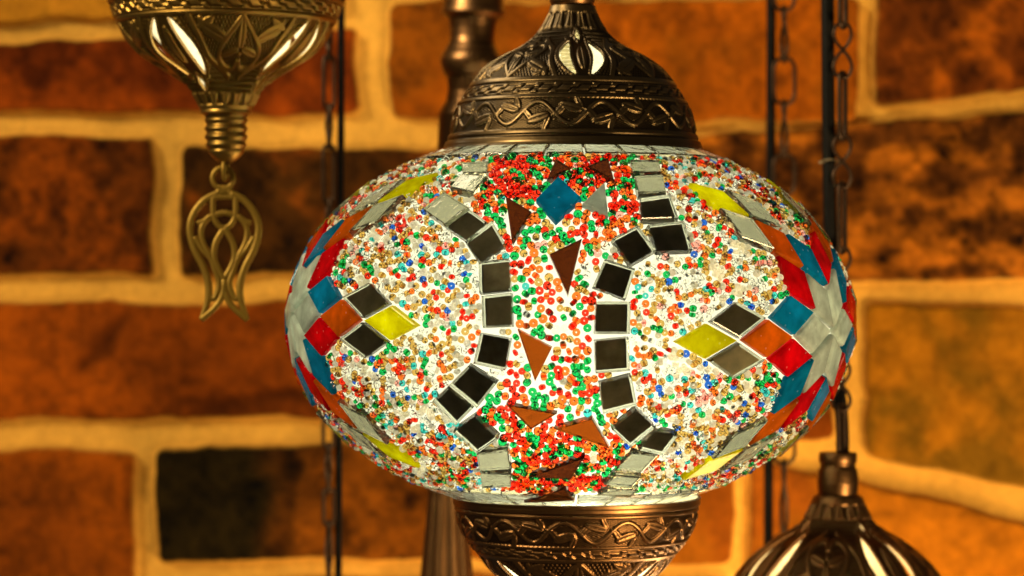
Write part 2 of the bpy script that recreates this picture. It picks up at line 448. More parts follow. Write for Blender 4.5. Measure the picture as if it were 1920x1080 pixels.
def pattern(Nu, Nv, nrep):
    """relief height (0..1) and slot mask over one cap; u = turn fraction of a repeat (panel centre at 0), p 0 rim .. 1 neck"""
    per = Nu // nrep
    u1 = (np.arange(per) + .5) / per - .5                    # one repeat
    p = np.linspace(0, 1, Nv)
    U, P = np.meshgrid(u1, p)
    H = np.full(U.shape, .55)
    def band(a, b): return (P >= a) & (P < b)
    # rim lip and plain ribs
    for (a, b, hh) in ((0, .035, .75), (.035, .075, .9), (.075, .095, .25), (.095, .118, .8)):
        H[band(a, b)] = hh
    # vine band .118-.355
    a, b = .118, .355
    nv = 3 if nrep >= 4 else 4
    x = ((U + .5) * nv) % 1.0; y = (P - a) / (b - a)
    AR = 2.1                                               # motif length over band height
    X = x * AR
    base = .08 + .30 * ((np.sin(U * 2 * math.pi * nv * 13) * np.sin(P * 2 * math.pi * 62)) > 0)
    v = base.copy()
    xx = np.linspace(-.3, 1.3, 60)
    vine = [(t * AR, .5 + .36 * math.sin(2 * math.pi * t)) for t in xx]
    dv = seg_dist(X, y, vine)
    v = np.maximum(v, .95 * sstep(.075, .045, dv))
    for sx in (-AR, 0, AR):
        for (fx, fy, an, sg) in ((.25, .42, .5, 1), (.75, .58, -.5, -1)):
            cx = fx * AR + sx
            v = np.maximum(v, leaf(X, y, cx + .02, fy - sg * .10, .38, .17, an * .6))
            v = np.maximum(v, .9 * leaf(X, y, cx - .30, fy - sg * .02, .26, .12, -an * 1.7))
            v = np.maximum(v, .9 * leaf(X, y, cx + .30, fy - sg * .26, .24, .11, an * 2.2))
            v = np.maximum(v, .8 * sstep(.03, .015, np.abs(np.hypot(X - cx + .02, y - fy + sg * .1) - .07)))
            st = c2([(cx - .55, .5 + sg * .1), (cx - .3, fy), (cx, fy - sg * .1), (cx + .35, fy - sg * .2)])
            v = np.maximum(v, .8 * sstep(.045, .02, seg_dist(X, y, st)))
    H = np.where(band(a, b), v, H)
    for (a, b, hh) in ((.355, .385, .85), (.385, .395, .2)): H[band(a, b)] = hh
    # meander band
    a, b = .395, .470
    nm = 9 if nrep >= 4 else 12
    x = ((U + .5) * nm) % 1.0; y = (P - a) / (b - a)
    pts = [(-.4, .16), (.16, .16), (.36, .5), (.64, .5), (.84, .84), (1.4, .84)]
    d = np.minimum(np.minimum(seg_dist(x * 1.5, y, [(q * 1.5, r) for q, r in pts]), seg_dist(x * 1.5 + 1.5, y, [(q * 1.5, r) for q, r in pts])),
                   seg_dist(x * 1.5 - 1.5, y, [(q * 1.5, r) for q, r in pts]))
    H = np.where(band(a, b), .9 - .75 * sstep(.13, .05, d), H)
    for (a, b, hh) in ((.470, .480, .2), (.480, .515, .9)): H[band(a, b)] = hh
    # panel zone .515-.90 : crosshatch ground, palmette, slots at u = +-.5
    a, b = .515, .86
    t = (P - a) / (b - a)
    zone = (P >= a)
    hat = .08 + .55 * (np.abs(np.sin((U * 46 + t * 9) * math.pi)) * np.abs(np.sin((U * 46 - t * 9) * math.pi)))
    v = hat
    X = U * 3.1 * (1.0 - .45 * np.clip(t, 0, 1.2))           # local width shrinks towards the neck
    Y2 = t
    v = np.maximum(v, leaf(X, Y2, 0, .30, .22, .085, math.pi / 2))
    v = np.maximum(v, .9 * sstep(.05, .03, np.hypot(X, Y2 - .62)))
    for s in (-1, 1):
        v = np.maximum(v, .95 * leaf(X, Y2, s * .17, .58, .16, .075, s * .35))
        v = np.maximum(v, .95 * leaf(X, Y2, s * .50, .24, .24, .10, s * -.45))
        v = np.maximum(v, .9 * leaf(X, Y2, s * .66, .12, .15, .07, s * .5))
        heart = c2([(0, .02), (s * .12, .16), (s * .30, .42), (s * .36, .66), (s * .24, .82), (s * .08, .84), (s * .02, .74)])
        v = np.maximum(v, sstep(.052, .03, seg_dist(X, Y2, heart)))
        sc = c2([(s * .30, .42), (s * .46, .34), (s * .62, .26), (s * .78, .06)])
        v = np.maximum(v, .9 * sstep(.045, .025, seg_dist(X, Y2, sc)))
        edge = c2([(s * 1.02, -.02), (s * .72, .34), (s * .50, .70), (s * .12, .96)])
        v = np.maximum(v, sstep(.05, .03, seg_dist(X, Y2, edge)))
    # slots
    Us = np.where(U > 0, U - .5, U + .5)                     # centred on the slot pair
    Xs = Us * 3.1 * (1.0 - .45 * np.clip(t, 0, 1.2))
    hole = np.zeros(U.shape, bool); sd = np.full(U.shape, 9.0)
    for s in (-1, 1):
        ts = np.clip((t - .02) / .90, 0, 1)
        cen = s * (.145 + .21 * np.sin(math.pi * (ts * .80 + .02)) * (1 - .25 * ts))
        hw = .115 * np.sqrt(np.clip(np.sin(math.pi * np.clip(ts, .0, 1)), 0, 1))
        dd = np.abs(Xs - cen) - hw
        dd = np.where((t < .02) | (t > .92), np.maximum(dd, np.maximum(.02 - t, t - .92) + .02), dd)
        sd = np.minimum(sd, dd); hole |= dd < 0
    dh = np.abs(Xs) / .085 + np.abs(t - 1.02) / .10 - 1
    dd = dh * .07; sd = np.minimum(sd, dd); hole |= dd < 0
    rope = .5 + .5 * np.sin(t * math.pi * 34)
    v = np.where(sd < .085, np.where(sd > .03, .45 + .5 * rope * sstep(.085, .06, sd), .8), v)
    eye = leaf(Xs, t, 0, .45, .30, .10, math.pi / 2)
    v = np.where((np.abs(Xs) < .15) & (sd > .05), np.maximum(.3, eye), v)
    # collar leaves near the neck
    q = (P - .90) / .10
    x = ((U + .5) * 4) % 1.0 - .5
    vc = .25 + .7 * sstep(1.0, .55, np.abs(x) * 2 + .55 * np.clip(q, 0, 1)) * (.6 + .4 * sstep(.04, .10, np.abs(x)))
    v = np.where((P > .90) & (sd > .03), np.maximum(vc, .25), v)
    v = np.where(P > .965, .9, v)
    H = np.where(zone, v, H); hole &= zone
    H = np.tile(H, (1, nrep)); hole = np.tile(hole, (1, nrep))
    return H, hole
def blur(H, n=1):
    for _ in range(n):
        H = (np.roll(H, 1, 1) + 2 * H + np.roll(H, -1, 1)) / 4
        Hp = np.pad(H, ((1, 1), (0, 0)), 'edge'); H = (Hp[:-2] + 2 * H + Hp[2:]) / 4
    return H
def cap(name, cx, Y, prof, nrep, phase_deg, mat, parent, amp=4.2, Nu=1320, Nv=260, thick=5.0):
    """prof: (photo y, half width, p) from rim to neck; phase: azimuth of a panel centre, 0 faces the camera"""
    if Nu % nrep: Nu += nrep - Nu % nrep
    prof = np.array(prof, float)
    # resample smoothly through a Catmull spline, then by p
    dp = np.array([(q.x, q.y, q.z) for q in catmull([(a, b, c * 1000) for a, b, c in prof], 12)]); dp[:, 2] /= 1000
    p = np.linspace(0, 1, Nv)
    order = np.argsort(dp[:, 2])
    y = np.interp(p, dp[order, 2], dp[order, 0]); r = np.interp(p, dp[order, 2], dp[order, 1])
    H, hole = pattern(Nu, Nv, nrep)
    H = blur(H, 1)
    ty = np.gradient(y); tr = np.gradient(r); L = np.hypot(ty, tr) + 1e-9
    nr, ny = np.abs(ty) / L, np.where(ty < 0, 1, -1) * tr / L
    # outward normal in (r, photo y): outward radius, tilted along the profile
    nyy = np.where(ty < 0, tr, -tr) / L
    k = kf(Y) * S
    per = 2 * math.pi / nrep
    az = math.radians(phase_deg) + ((np.arange(Nu) + .5) / Nu * nrep - .5) * per
    sx, sy = np.sin(az), -np.cos(az)
    disp = (H - .55) * amp
    R = r[:, None] + nr[:, None] * disp; Yp = y[:, None] + nyy[:, None] * disp
    Ri = np.repeat((r - nr * thick)[:, None], Nu, 1); Yi = np.repeat((y - nyy * thick)[:, None], Nu, 1)
    cxw = (cx - 960) * k
    def pos(R, Yp): return np.stack([cxw + R * k * sx, Y + R * k * sy, (540 - Yp) * k], -1).reshape(-1, 3)
    V = np.vstack([pos(R, Yp), pos(Ri, Yi)])
    n0 = Nu * Nv
    idx = np.arange(n0).reshape(Nv, Nu); idr = np.roll(idx, -1, 1)
    keep = ~(hole[:-1] & hole[1:] & np.roll(hole, -1, 1)[:-1] & np.roll(hole, -1, 1)[1:])
    q = np.stack([idx[:-1], idr[:-1], idr[1:], idx[1:]], -1)
    fo = q[keep]; fi = q[keep][:, ::-1] + n0
    # walls of the slots and the rim edge
    E = []
    kr = np.roll(keep, 1, 1)
    m = keep != kr; e = np.stack([idx[:-1], idx[1:]], -1)[m]; E.append(e)
    m = keep[1:] != keep[:-1]; e = np.stack([idx[1:-1], idr[1:-1]], -1)[m]; E.append(e)
    E.append(np.stack([idx[0], idr[0]], -1)); E.append(np.stack([idx[-1], idr[-1]], -1))
    E = np.vstack(E)
    fw = np.stack([E[:, 0], E[:, 1], E[:, 1] + n0, E[:, 0] + n0], -1)
    F = np.vstack([fo, fi, fw])
    mi = np.concatenate([np.zeros(len(fo)), np.ones(len(fi)), np.zeros(len(fw))])
    o = mesh_obj(name, V, F, [mat, M_LINER], parent, True, mi)
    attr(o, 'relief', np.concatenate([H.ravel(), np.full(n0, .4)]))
    return o

# ================================================================== MOSAIC GLOBE
GC = np.array([(1069 - 960) * S, 0.0, (540 - 602) * S])
GA, GB = 518 * S, 349 * S
AX = np.array([GA, GA, GB])
def ray_globe(px, py, off=0.0):
    A = AX + off * S
    o = np.array([0, -D, 0.0]) - GC; d = np.array([(px - 960) * S, D, (540 - py) * S])
    os_, ds = o / A, d / A
    a = ds @ ds; b = 2 * os_ @ ds; c = os_ @ os_ - 1
    disc = b * b - 4 * a * c
    t = (-b - math.sqrt(disc)) / (2 * a) if disc > 0 else -b / (2 * a)
    q = o + d * t
    q = q / math.sqrt(((q / A) ** 2).sum())
    return q + GC
def gnormal(p):
    n = (p - GC) / AX ** 2
    return n / np.linalg.norm(n, axis=-1, keepdims=True)
def to_px(P):
    k = D / (D + P[..., 1])
    return P[..., 0] / S * k + 960, 540 - P[..., 2] / S * k
def geo(p0, dirv, L, n=24):
    p = p0.copy(); d = dirv / np.linalg.norm(dirv); h = L / n
    for _ in range(n):
        p = p + d * h; q = p - GC; q = q / math.sqrt(((q / AX) ** 2).sum()); p = q + GC
        nn = gnormal(p); d = d - nn * (d @ nn); d = d / np.linalg.norm(d)
    return p

lamp = empty('mosaic_lamp', W(1072, 930), 'lit oval mosaic glass lamp of coloured beads and tiles between two bronze caps', 'lamp')

# glass body
def build_shell():
    rows, seg = 90, 160
    V = []; F = []
    t0, t1 = math.asin(min(1, 318 / 349)), -math.asin(333 / 349)
    for i in range(rows):
        la = t0 + (t1 - t0) * i / (rows - 1)
        for j in range(seg):
            a = 2 * math.pi * j / seg
            V.append(GC + np.array([GA * math.cos(la) * math.cos(a), GA * math.cos(la) * math.sin(a), GB * math.sin(la)]))
    V = np.array(V); idx = np.arange(rows * seg).reshape(rows, seg); idr = np.roll(idx, -1, 1)
    F = np.stack([idx[:-1], idx[1:], idr[1:], idr[:-1]], -1).reshape(-1, 4)
    return mesh_obj('glass_globe', V, F, M_SHELL, lamp)
globe = build_shell()

TILES = []          # (centre, normal, e1, e2, polygon 2d in photo px)
def tile(name, corners, mat, th=15, inset=3.0, backing=False, lift=1.0, tilt=1.6):
    C = np.array(corners); c = C.mean(0)
    q = c - GC; q = q / math.sqrt(((q / AX) ** 2).sum()); cs = q + GC
    n = gnormal(cs)
    e1 = C[1] - C[0]; e1 = e1 - n * (e1 @ n); e1 /= np.linalg.norm(e1); e2 = np.cross(n, e1)
    P2 = np.stack([(C - c) @ e1, (C - c) @ e2], -1) / S
    if 0.5 * np.sum(P2[:, 0] * np.roll(P2[:, 1], -1) - np.roll(P2[:, 0], -1) * P2[:, 1]) < 0: P2 = P2[::-1]
    TILES.append((cs, n, e1, e2, P2))
    tl = rng.normal(0, math.radians(tilt), 2)
    n2 = n + e1 * tl[0] + e2 * tl[1]; n2 /= np.linalg.norm(n2)
    def insetp(d):
        out = []; m = len(P2)
        for i in range(m):
            a = P2[i - 1]; b = P2[i]; g = P2[(i + 1) % m]
            u = (b - a) / np.linalg.norm(b - a); v = (g - b) / np.linalg.norm(g - b)
            nu = np.array([-u[1], u[0]]); nv = np.array([-v[1], v[0]])
            s = 1 + nu @ nv
            out.append(b + (nu + nv) * d / max(s, .35))
        return np.array(out)
    def lay(poly, h): return [cs + e1 * S * x + e2 * S * y + n2 * (h * S) + n * (lift * S) for x, y in poly]
    m = len(P2)
    layers = [lay(insetp(.8), 0), lay(P2, 1.2), lay(P2, th - inset * .8), lay(insetp(inset * .35), th - inset * .22), lay(insetp(inset), th)]
    V = [v for l in layers for v in l]; F = []; MI = []
    for i in range(len(layers) - 1):
        for j in range(m):
            j2 = (j + 1) % m
            F.append((i * m + j, i * m + j2, (i + 1) * m + j2, (i + 1) * m + j)); MI.append(0)
    F.append(tuple(range(m))[::-1]); MI.append(0)
    F.append(tuple((len(layers) - 1) * m + j for j in range(m))); MI.append(0)
    mats = [mat]
    if backing:       # silvered plate sealed into the base of the clear tile
        mats.append(M_BACK); o0 = len(V)
        bp = insetp(4.0)
        V += lay(bp, 2.0) + lay(bp, 3.2)
        for j in range(m):
            j2 = (j + 1) % m
            F.append((o0 + j, o0 + j2, o0 + m + j2, o0 + m + j)); MI.append(1)
        F.append(tuple(o0 + j for j in range(m))[::-1]); F.append(tuple(o0 + m + j for j in range(m))); MI += [1, 1]
    o = mesh_obj(name, V, F, mats, globe, False, MI)
    return o
def pxtile(name, quad, mat, **kw): return tile(name, [ray_globe(x, y, 6) for x, y in quad], mat, **kw)

def star(px, py, rot=0.0, cell=74.0, gap=4.4, pair=('teal', 'red')):
    c = ray_globe(px, py); n = gnormal(c)
    up = np.array([0, 0, 1.0]); up = up - n * (up @ n); up /= np.linalg.norm(up)
    rt = np.cross(up, n)
    def at(x, y):
        L = math.hypot(x, y)
        if L < 1e-6: return c
        return geo(c, rt * x / L + up * y / L, L * S)
    for k in range(6):
        a0 = math.radians(60 * k - 30) + rot; a1 = a0 + math.radians(60)
        u = np.array([math.cos(a0), math.sin(a0)]) * cell; v = np.array([math.cos(a1), math.sin(a1)]) * cell
        for (i, j, kind) in ((0, 0, 'white'), (1, 0, pair[0]), (0, 1, pair[1]), (1, 1, 'orange'), (2, 1, 'mirror'), (1, 2, 'mirror'), (2, 2, 'yellow')):
            q = [i * u + j * v, (i + 1) * u + j * v, (i + 1) * u + (j + 1) * v, i * u + (j + 1) * v]
            m = sum(q) / 4
            q = [m + (w - m) * (1 - gap / cell * 1.1) * random.uniform(.985, 1.01) for w in q]
            m3 = at(*m)
            qc = [at(*w) for w in q]
            ncen = gnormal(np.mean(qc, 0))
            if abs(np.mean(qc, 0)[2] - GC[2]) > 316 * S: continue
            if ncen[1] > .60: continue                          # far side, turned away
            if kind == 'mirror' and abs(m3[2] - GC[2]) > 150 * S: tile('clear_tile', qc, M_PALE, th=15)  # mirror tiles near top and bottom: unbacked paler glass in place of reflected light
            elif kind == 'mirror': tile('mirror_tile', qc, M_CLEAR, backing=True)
            else: tile(kind + '_tile', qc, M_TILE[kind], th=13, tilt=4.5 if kind == 'white' else 1.6, inset=6.5 if kind == 'white' else 3.0)
star(1548, 620, math.radians(4)); star(564, 585, math.radians(-2), pair=('red', 'teal'))

MIRROR = [
    [(800,402),(838,372),(880,398),(840,430)], [(838,430),(880,400),(915,425),(880,458)], [(876,460),(925,425),(948,465),(900,497)],
    [(902,497),(955,491),(958,546),(903,552)], [(908,558),(960,552),(962,612),(910,614)], [(905,625),(958,635),(948,690),(893,678)],
    [(848,717),(883,682),(933,713),(898,757)], [(818,745),(845,720),(890,757),(860,787)], [(855,800),(893,773),(935,813),(898,838)],
    [(897,840),(953,832),(957,867),(902,870)], [(903,874),(958,876),(958,900),(907,902)],
    [(848,362),(868,338),(912,342),(890,372)], [(867,318),(915,314),(914,336),(870,336)],
    [(1190,342),(1240,340),(1246,371),(1197,373)], [(1183,312),(1233,313),(1238,335),(1187,335)], [(1200,383),(1253,376),(1268,417),(1202,420)],
    [(1213,430),(1277,423),(1292,475),(1230,477)], [(1148,455),(1193,432),(1225,475),(1180,502)], [(1133,492),(1187,509),(1170,563),(1112,540)],
    [(1118,568),(1178,568),(1177,625),(1115,625)], [(1115,638),(1175,632),(1177,690),(1117,695)], [(1123,715),(1180,700),(1190,752),(1130,767)],
    [(1147,797),(1190,760),(1223,793),(1180,827)], [(1197,832),(1225,799),(1267,807),(1240,842)], [(1157,867),(1183,838),(1230,843),(1200,875)],
    [(1133,896),(1155,879),(1200,883),(1183,901)], [(1122,916),(1145,902),(1195,906),(1180,920)],
]
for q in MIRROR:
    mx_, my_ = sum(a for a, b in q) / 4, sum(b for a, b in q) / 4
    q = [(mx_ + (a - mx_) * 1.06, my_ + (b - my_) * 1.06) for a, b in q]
    if my_ < 362 or my_ > 835 or (mx_ < 845 and my_ < 420): pxtile('clear_tile', q, M_PALE, th=17, tilt=2.0)  # mirror tiles lightened by unbacked pale glass where they catch light
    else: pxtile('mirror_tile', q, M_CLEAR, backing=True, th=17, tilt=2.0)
for q in ([(950,375),(998,402),(962,462)], [(1030,480),(1091,452),(1065,560)], [(972,615),(1036,650),(1005,712)],
          [(1025,347),(1042,305),(1070,322)], [(1100,320),(1140,304),(1152,350)], [(950,752),(1045,770),(996,800)],
          [(1040,797),(1110,778),(1142,832)], [(993,884),(1097,846),(1070,892)], [(983,932),(1058,904),(1078,930)]):
    hue = 'amber' if q[0] in ((972, 615), (950, 752), (1040, 797)) else 'brown'
    pxtile(hue + '_tile', q, M_TILE[hue], th=13)
pxtile('teal_tile', [(1005,380),(1047,340),(1090,378),(1042,425)], M_TILE['teal'], th=13)
pxtile('white_tile', [(1092,388),(1133,350),(1140,412)], M_TILE['white'], th=13)

# rings of flat clear tiles round both necks
def ring(zpx_a, zpx_b, n, ph, name='neck_tile'):
    def rad(z): return math.sqrt(max(0, 1 - (z / 349) ** 2)) * 518
    for i in range(n):
        a0 = 2 * math.pi * (i + ph) / n; a1 = 2 * math.pi * (i + ph + .965) / n
        if math.cos((a0 + a1) / 2) < -.6: continue
        q = []
        for (z, a) in ((zpx_a, a0), (zpx_a, a1), (zpx_b, a1), (zpx_b, a0)):
            q.append(GC + np.array([rad(z) * S * math.sin(a), -rad(z) * S * math.cos(a), z * S]))
        tile(name, q, M_CLEAR, th=11)
ring(313, 290, 26, .3); ring(-292, -321, 26, .1)

# ---- beads
def build_beads():
    hourL = [(280, 930), (345, 905), (375, 890), (425, 920), (460, 946), (520, 958), (610, 961), (660, 955), (700, 944), (740, 905), (770, 895), (805, 935), (850, 957), (950, 958)]
    hourR = [(280, 1185), (340, 1192), (400, 1200), (440, 1190), (470, 1150), (520, 1120), (580, 1114), (700, 1117), (765, 1130), (800, 1148), (850, 1180), (880, 1150), (950, 1120)]
    N0 = 600000
    g = rng.normal(size=(N0, 3)); g /= np.linalg.norm(g, axis=1, keepdims=True)
    P = g * AX
    wgt = np.sqrt(((g / AX) ** 2).sum(1)); wgt /= wgt.max()
    P = P[rng.random(N0) < wgt] + GC
    z = (P[:, 2] - GC[2]) / S
    az = np.degrees(np.arctan2(P[:, 0] - GC[0], -(P[:, 1] - GC[1])))
    ok = (z < 300) & (z > -321) & (np.abs(az) < 118)
    P, az, z = P[ok], az[ok], z[ok]
    # keep clear of tiles
    ok = np.ones(len(P), bool)
    for (c, n, e1, e2, P2) in TILES:
        d = P - c; near = np.where((d ** 2).sum(1) < (95 * S) ** 2)[0]
        if not len(near): continue
        x = d[near] @ e1 / S; y = d[near] @ e2 / S
        inside = np.ones(len(near), bool)
        for i in range(len(P2)):
            a = P2[i]; b = P2[(i + 1) % len(P2)]; u = (b - a) / np.linalg.norm(b - a)
            inside &= (u[0] * (y - a[1]) - u[1] * (x - a[0])) > -5.0
        ok[near[inside]] = False
    P, az, z = P[ok], az[ok], z[ok]
    # canonical sector for the hourglass test
    k = np.round((az + 3) / 125.0); a = np.radians(-125.0 * k)
    q = P - GC
    # azimuth is measured from -Y towards +X: turning by a
    X = q[:, 0] * np.cos(a) - q[:, 1] * np.sin(a); Yq = q[:, 0] * np.sin(a) + q[:, 1] * np.cos(a)
    azr = np.radians(az - 125.0 * k); R = np.hypot(q[:, 0], q[:, 1])
    Q = np.stack([R * np.sin(azr), -R * np.cos(azr), q[:, 2]], -1) + GC
    px, py = to_px(Q)
    hl = np.interp(py, *zip(*hourL)); hr = np.interp(py, *zip(*hourR))
    inner = (px > hl) & (px < hr)
    dens = np.where(inner, np.where(np.abs(z) > 190, 10.0, 10.9), 9.3)
    # darts
    cs = 14 * S; grid = {}; acc = []
    for i in range(len(P)):
        p = P[i]; key = tuple((p / cs).astype(int)); r2 = (dens[i] * S) ** 2; good = True
        for dx in (-1, 0, 1):
            for dy in (-1, 0, 1):
                for dz in (-1, 0, 1):
                    for j in grid.get((key[0] + dx, key[1] + dy, key[2] + dz), ()):
                        e = P[j] - p
                        if e[0] * e[0] + e[1] * e[1] + e[2] * e[2] < r2: good = False; break
                    if not good: break
                if not good: break
            if not good: break
        if good: grid.setdefault(key, []).append(i); acc.append(i)
    acc = np.array(acc); P = P[acc]; inner = inner[acc]; z = z[acc]
    names = list(BEADS)
    n = len(P)
    pin = np.array([.30, .25, .25, .12, .06, .006, .0, .01, .01]); pout = np.array([.10, .095, .055, .25, .22, .04, .032, .04, .17])
    # clumps of the same colour, as poured by hand
    c1 = rng.choice(9, n, p=pin / pin.sum()); c2_ = rng.choice(9, n, p=pout / pout.sum())
    c = np.where(inner, c1, c2_)
    top = inner & (np.abs(z) > 170) & np.isin(c, [4, 8, 3]) & (rng.random(n) < .7)
    c[top] = rng.choice([0, 1, 2], top.sum(), p=[.5, .25, .25])
    for i in rng.choice(n, int(n * .06), replace=False):
        d = ((P - P[i]) ** 2).sum(1); nb = np.argsort(d)[1:2 + int(rng.random() * 3)]
        same = nb[inner[nb] == inner[i]]
        if c[i] not in (5, 6): c[same] = c[i]
    nr = gnormal(P)
    prof = np.array([(1.5, -2.6), (3.6, -4.1), (5.9, -2.9), (6.6, 0), (5.9, 2.9), (3.6, 4.1), (1.5, 2.6)])
    seg = 11
    an = np.arange(seg) * 2 * math.pi / seg
    base = np.stack([np.outer(prof[:, 0], np.cos(an)), np.outer(prof[:, 0], np.sin(an)), np.repeat(prof[:, 1:2], seg, 1)], -1).reshape(-1, 3)
    m = len(prof); idx = np.arange(m * seg).reshape(m, seg); i2 = np.roll(idx, -1, 0)
    bf = np.stack([idx, np.roll(idx, -1, 1), np.roll(i2, -1, 1), i2], -1).reshape(-1, 4)
    # orientation
    w = rng.random(n)[:, None]
    rv = rng.normal(size=(n, 3)); rv /= np.linalg.norm(rv, axis=1, keepdims=True)
    tang = rv - nr * (rv * nr).sum(1, keepdims=True); tang /= np.linalg.norm(tang, axis=1, keepdims=True)
    ax = np.where(w < .42, nr + .30 * rv, np.where(w < .8, tang + .25 * rv, rv))
    ax /= np.linalg.norm(ax, axis=1, keepdims=True)
    h = rng.normal(size=(n, 3)); b1 = h - ax * (h * ax).sum(1, keepdims=True); b1 /= np.linalg.norm(b1, axis=1, keepdims=True)
    b2 = np.cross(ax, b1)
    sc = rng.uniform(.86, 1.14, n) * np.where(inner, 1.12, .98)
    stretch = rng.uniform(.85, 1.3, n)
    lift = (5.4 * sc + np.abs(rng.normal(0, 1.8, n)))
    ctr = P + nr * (lift * S)[:, None]
    Vb = ctr[:, None, :] + (base[None, :, 0:1] * b1[:, None] + base[None, :, 1:2] * b2[:, None] + base[None, :, 2:3] * stretch[:, None, None] * ax[:, None]) * (sc * S)[:, None, None]
    # the hundred that show largest stand alone, the rest is one layer
    camv = np.array([0, -D, 0]) - ctr
    facing = (nr * camv).sum(1) / np.linalg.norm(camv, axis=1) * sc / np.linalg.norm(camv, axis=1) * np.where(c == 4, .8, 1)
    big = np.argsort(-facing)[:100]
    for i in big: mesh_obj('bead', Vb[i], bf, BEADS[names[c[i]]], globe)
    rest = np.setdiff1d(np.arange(n), big)
    Vr = Vb[rest].reshape(-1, 3); nv = len(base)
    Fr = (bf[None] + (np.arange(len(rest)) * nv)[:, None, None]).reshape(-1, 4)
    o = mesh_obj('bead_layer', Vr, Fr, [BEADS[k] for k in names], globe, True, np.repeat(c[rest], len(bf)))
    o['kind'] = 'stuff'
    print('beads', n)
build_beads()

# ---- bulb, caps and fittings of the mosaic lamp
point('bulb', tuple(W(1062, 690, -0.040)), 0.135, (1.0, 0.95, 0.80), 0.016, lamp)
point('bulb_upper', tuple(W(1072, 560, 0.0)), 0.070, (1.0, 0.95, 0.80), 0.016, lamp)
TOP = [(286, 247, 0), (278, 242, .03), (262, 235, .095), (250, 231, .13), (225, 226, .23), (200, 217, .34), (190, 211, .385), (168, 197, .47),
       (156, 189, .515), (130, 168, .62), (108, 136, .72), (90, 101, .81), (72, 76, .87), (52, 59, .91), (30, 47, .955), (12, 41, 1.0)]
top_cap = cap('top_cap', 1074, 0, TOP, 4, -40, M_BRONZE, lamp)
BOT = [(931, 232, 0), (937, 231, .03), (950, 229, .095), (958, 227, .13), (978, 223, .23), (1004, 211, .34), (1012, 206, .385), (1030, 192, .47),
       (1038, 184, .515), (1062, 166, .60), (1090, 136, .72), (1110, 103, .81), (1128, 76, .87), (1148, 59, .91), (1172, 47, .955), (1190, 41, 1.0)]
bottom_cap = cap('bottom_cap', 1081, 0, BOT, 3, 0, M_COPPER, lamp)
lathe('neck_collar', 1073, 0, dense([(-120, 30), (-60, 30), (-52, 40), (-30, 44), (-22, 36), (-14, 36), (-8, 42), (2, 43), (8, 40), (12, 38)], 3), M_COPPER, lamp)
sk = [(y, 24 + 2.2 * math.sin(y * .9)) for y in np.arange(20, 190, 1.4)]
lathe('lamp_socket', 1074, 0, sk, M_SOCKET, lamp, 40)
point('cap_glow_low', tuple(W(1081, 1015, 0)), 0.10, (1.0, 0.92, 0.66), 0.01, lamp)  # extra light added inside the cap so its slots look lit
point('cap_glow', tuple(W(1074, 215, 0)), 0.05, (1.0, 0.92, 0.66), 0.01, lamp)  # extra light added here, standing in for bulb light reaching the cap

# ================================================================== LEFT PENDANT LAMP
YL = 0.045
pl = empty('pendant_lamp', W(424, -90, YL), 'dark engraved brass lamp cup at upper left with white slots and an openwork tulip drop', 'lamp', 'pendant lamps around the mosaic lamp')
LEFT = [(-92, 240, 0), (-86, 239, .03), (-70, 237, .095), (-58, 236, .13), (-30, 231, .23), (2, 221, .34), (10, 217, .385), (36, 207, .47),
        (46, 202, .515), (76, 185, .60), (106, 156, .70), (132, 114, .79), (152, 84, .85), (172, 66, .89), (192, 54, .94), (207, 47, 1.0)]
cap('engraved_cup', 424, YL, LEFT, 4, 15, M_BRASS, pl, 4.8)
knob = [(204, 46), (208, 49), (213, 48), (216, 41), (220, 39)]
for y in np.arange(222, 284, 1.2): knob.append((y, 38.5 - max(0, y - 262) * .22 + 1.9 * math.sin((y - 222) * 2 * math.pi / 15.5)))
knob += [(286, 33), (292, 28), (300, 20), (305, 12), (308, 6)]
lathe('ribbed_knob', 424, YL, knob, M_BRASS, pl, 64)
def lp(x, y, dy=0.0):                         # pixel of the enlarged drop drawing -> photo -> world
    v = W(300 + x / 3.177, 280 + y / 3.177, YL); v.y += dy; return v
def loop_path(cx, cy, rx, ry, n=28): return [W(cx + rx * math.cos(2 * math.pi * i / n), cy + ry * math.sin(2 * math.pi * i / n), YL) for i in range(n)]
# hook ring of the knob, edge on
k = kf(YL) * S
hk = [W(423, 318, YL) + Vector((math.sin(.35) * 8 * k * math.cos(a), math.cos(.35) * 15 * k * math.cos(a), 20 * k * math.sin(a))) for a in np.linspace(0, 2 * math.pi, 28, endpoint=False)]
v, f = tube_geo(hk, 4.2 * k, closed=True, ref=Vector((1, 0, 0)))
o = mesh_obj('hook_ring', v, f, M_DROP, pl); attr(o, 'relief', np.full(len(v), .7))
G = [tube_geo(loop_path(418, 334, 19.5, 20), 5.2 * k, 3.4 * k, closed=True)]
def mir(p): return [(766 - x, y) for x, y in p]
STROKE = 1.4
half = [
    ([(345, 262), (262, 305), (200, 385), (178, 475), (203, 590), (258, 700), (288, 800), (285, 900), (243, 1015)], 5.0),
    ([(383, 800), (372, 870), (330, 940), (243, 1015)], 4.3),
    ([(383, 468), (332, 555), (322, 640), (346, 708), (383, 770)], 4.4),
    ([(205, 520), (255, 600), (302, 650), (328, 720), (352, 800), (328, 880), (305, 890)], 3.9),
    ([(302, 640), (258, 560), (246, 480), (272, 425), (320, 393), (383, 375)], 4.2),
    ([(316, 285), (318, 392), (345, 450), (383, 470)], 4.0),
    ([(222, 440), (262, 425), (300, 395)], 3.6),
    ([(318, 287), (383, 280)], 4.2),
    ([(360, 215), (345, 262), (316, 287)], 5.0),
]
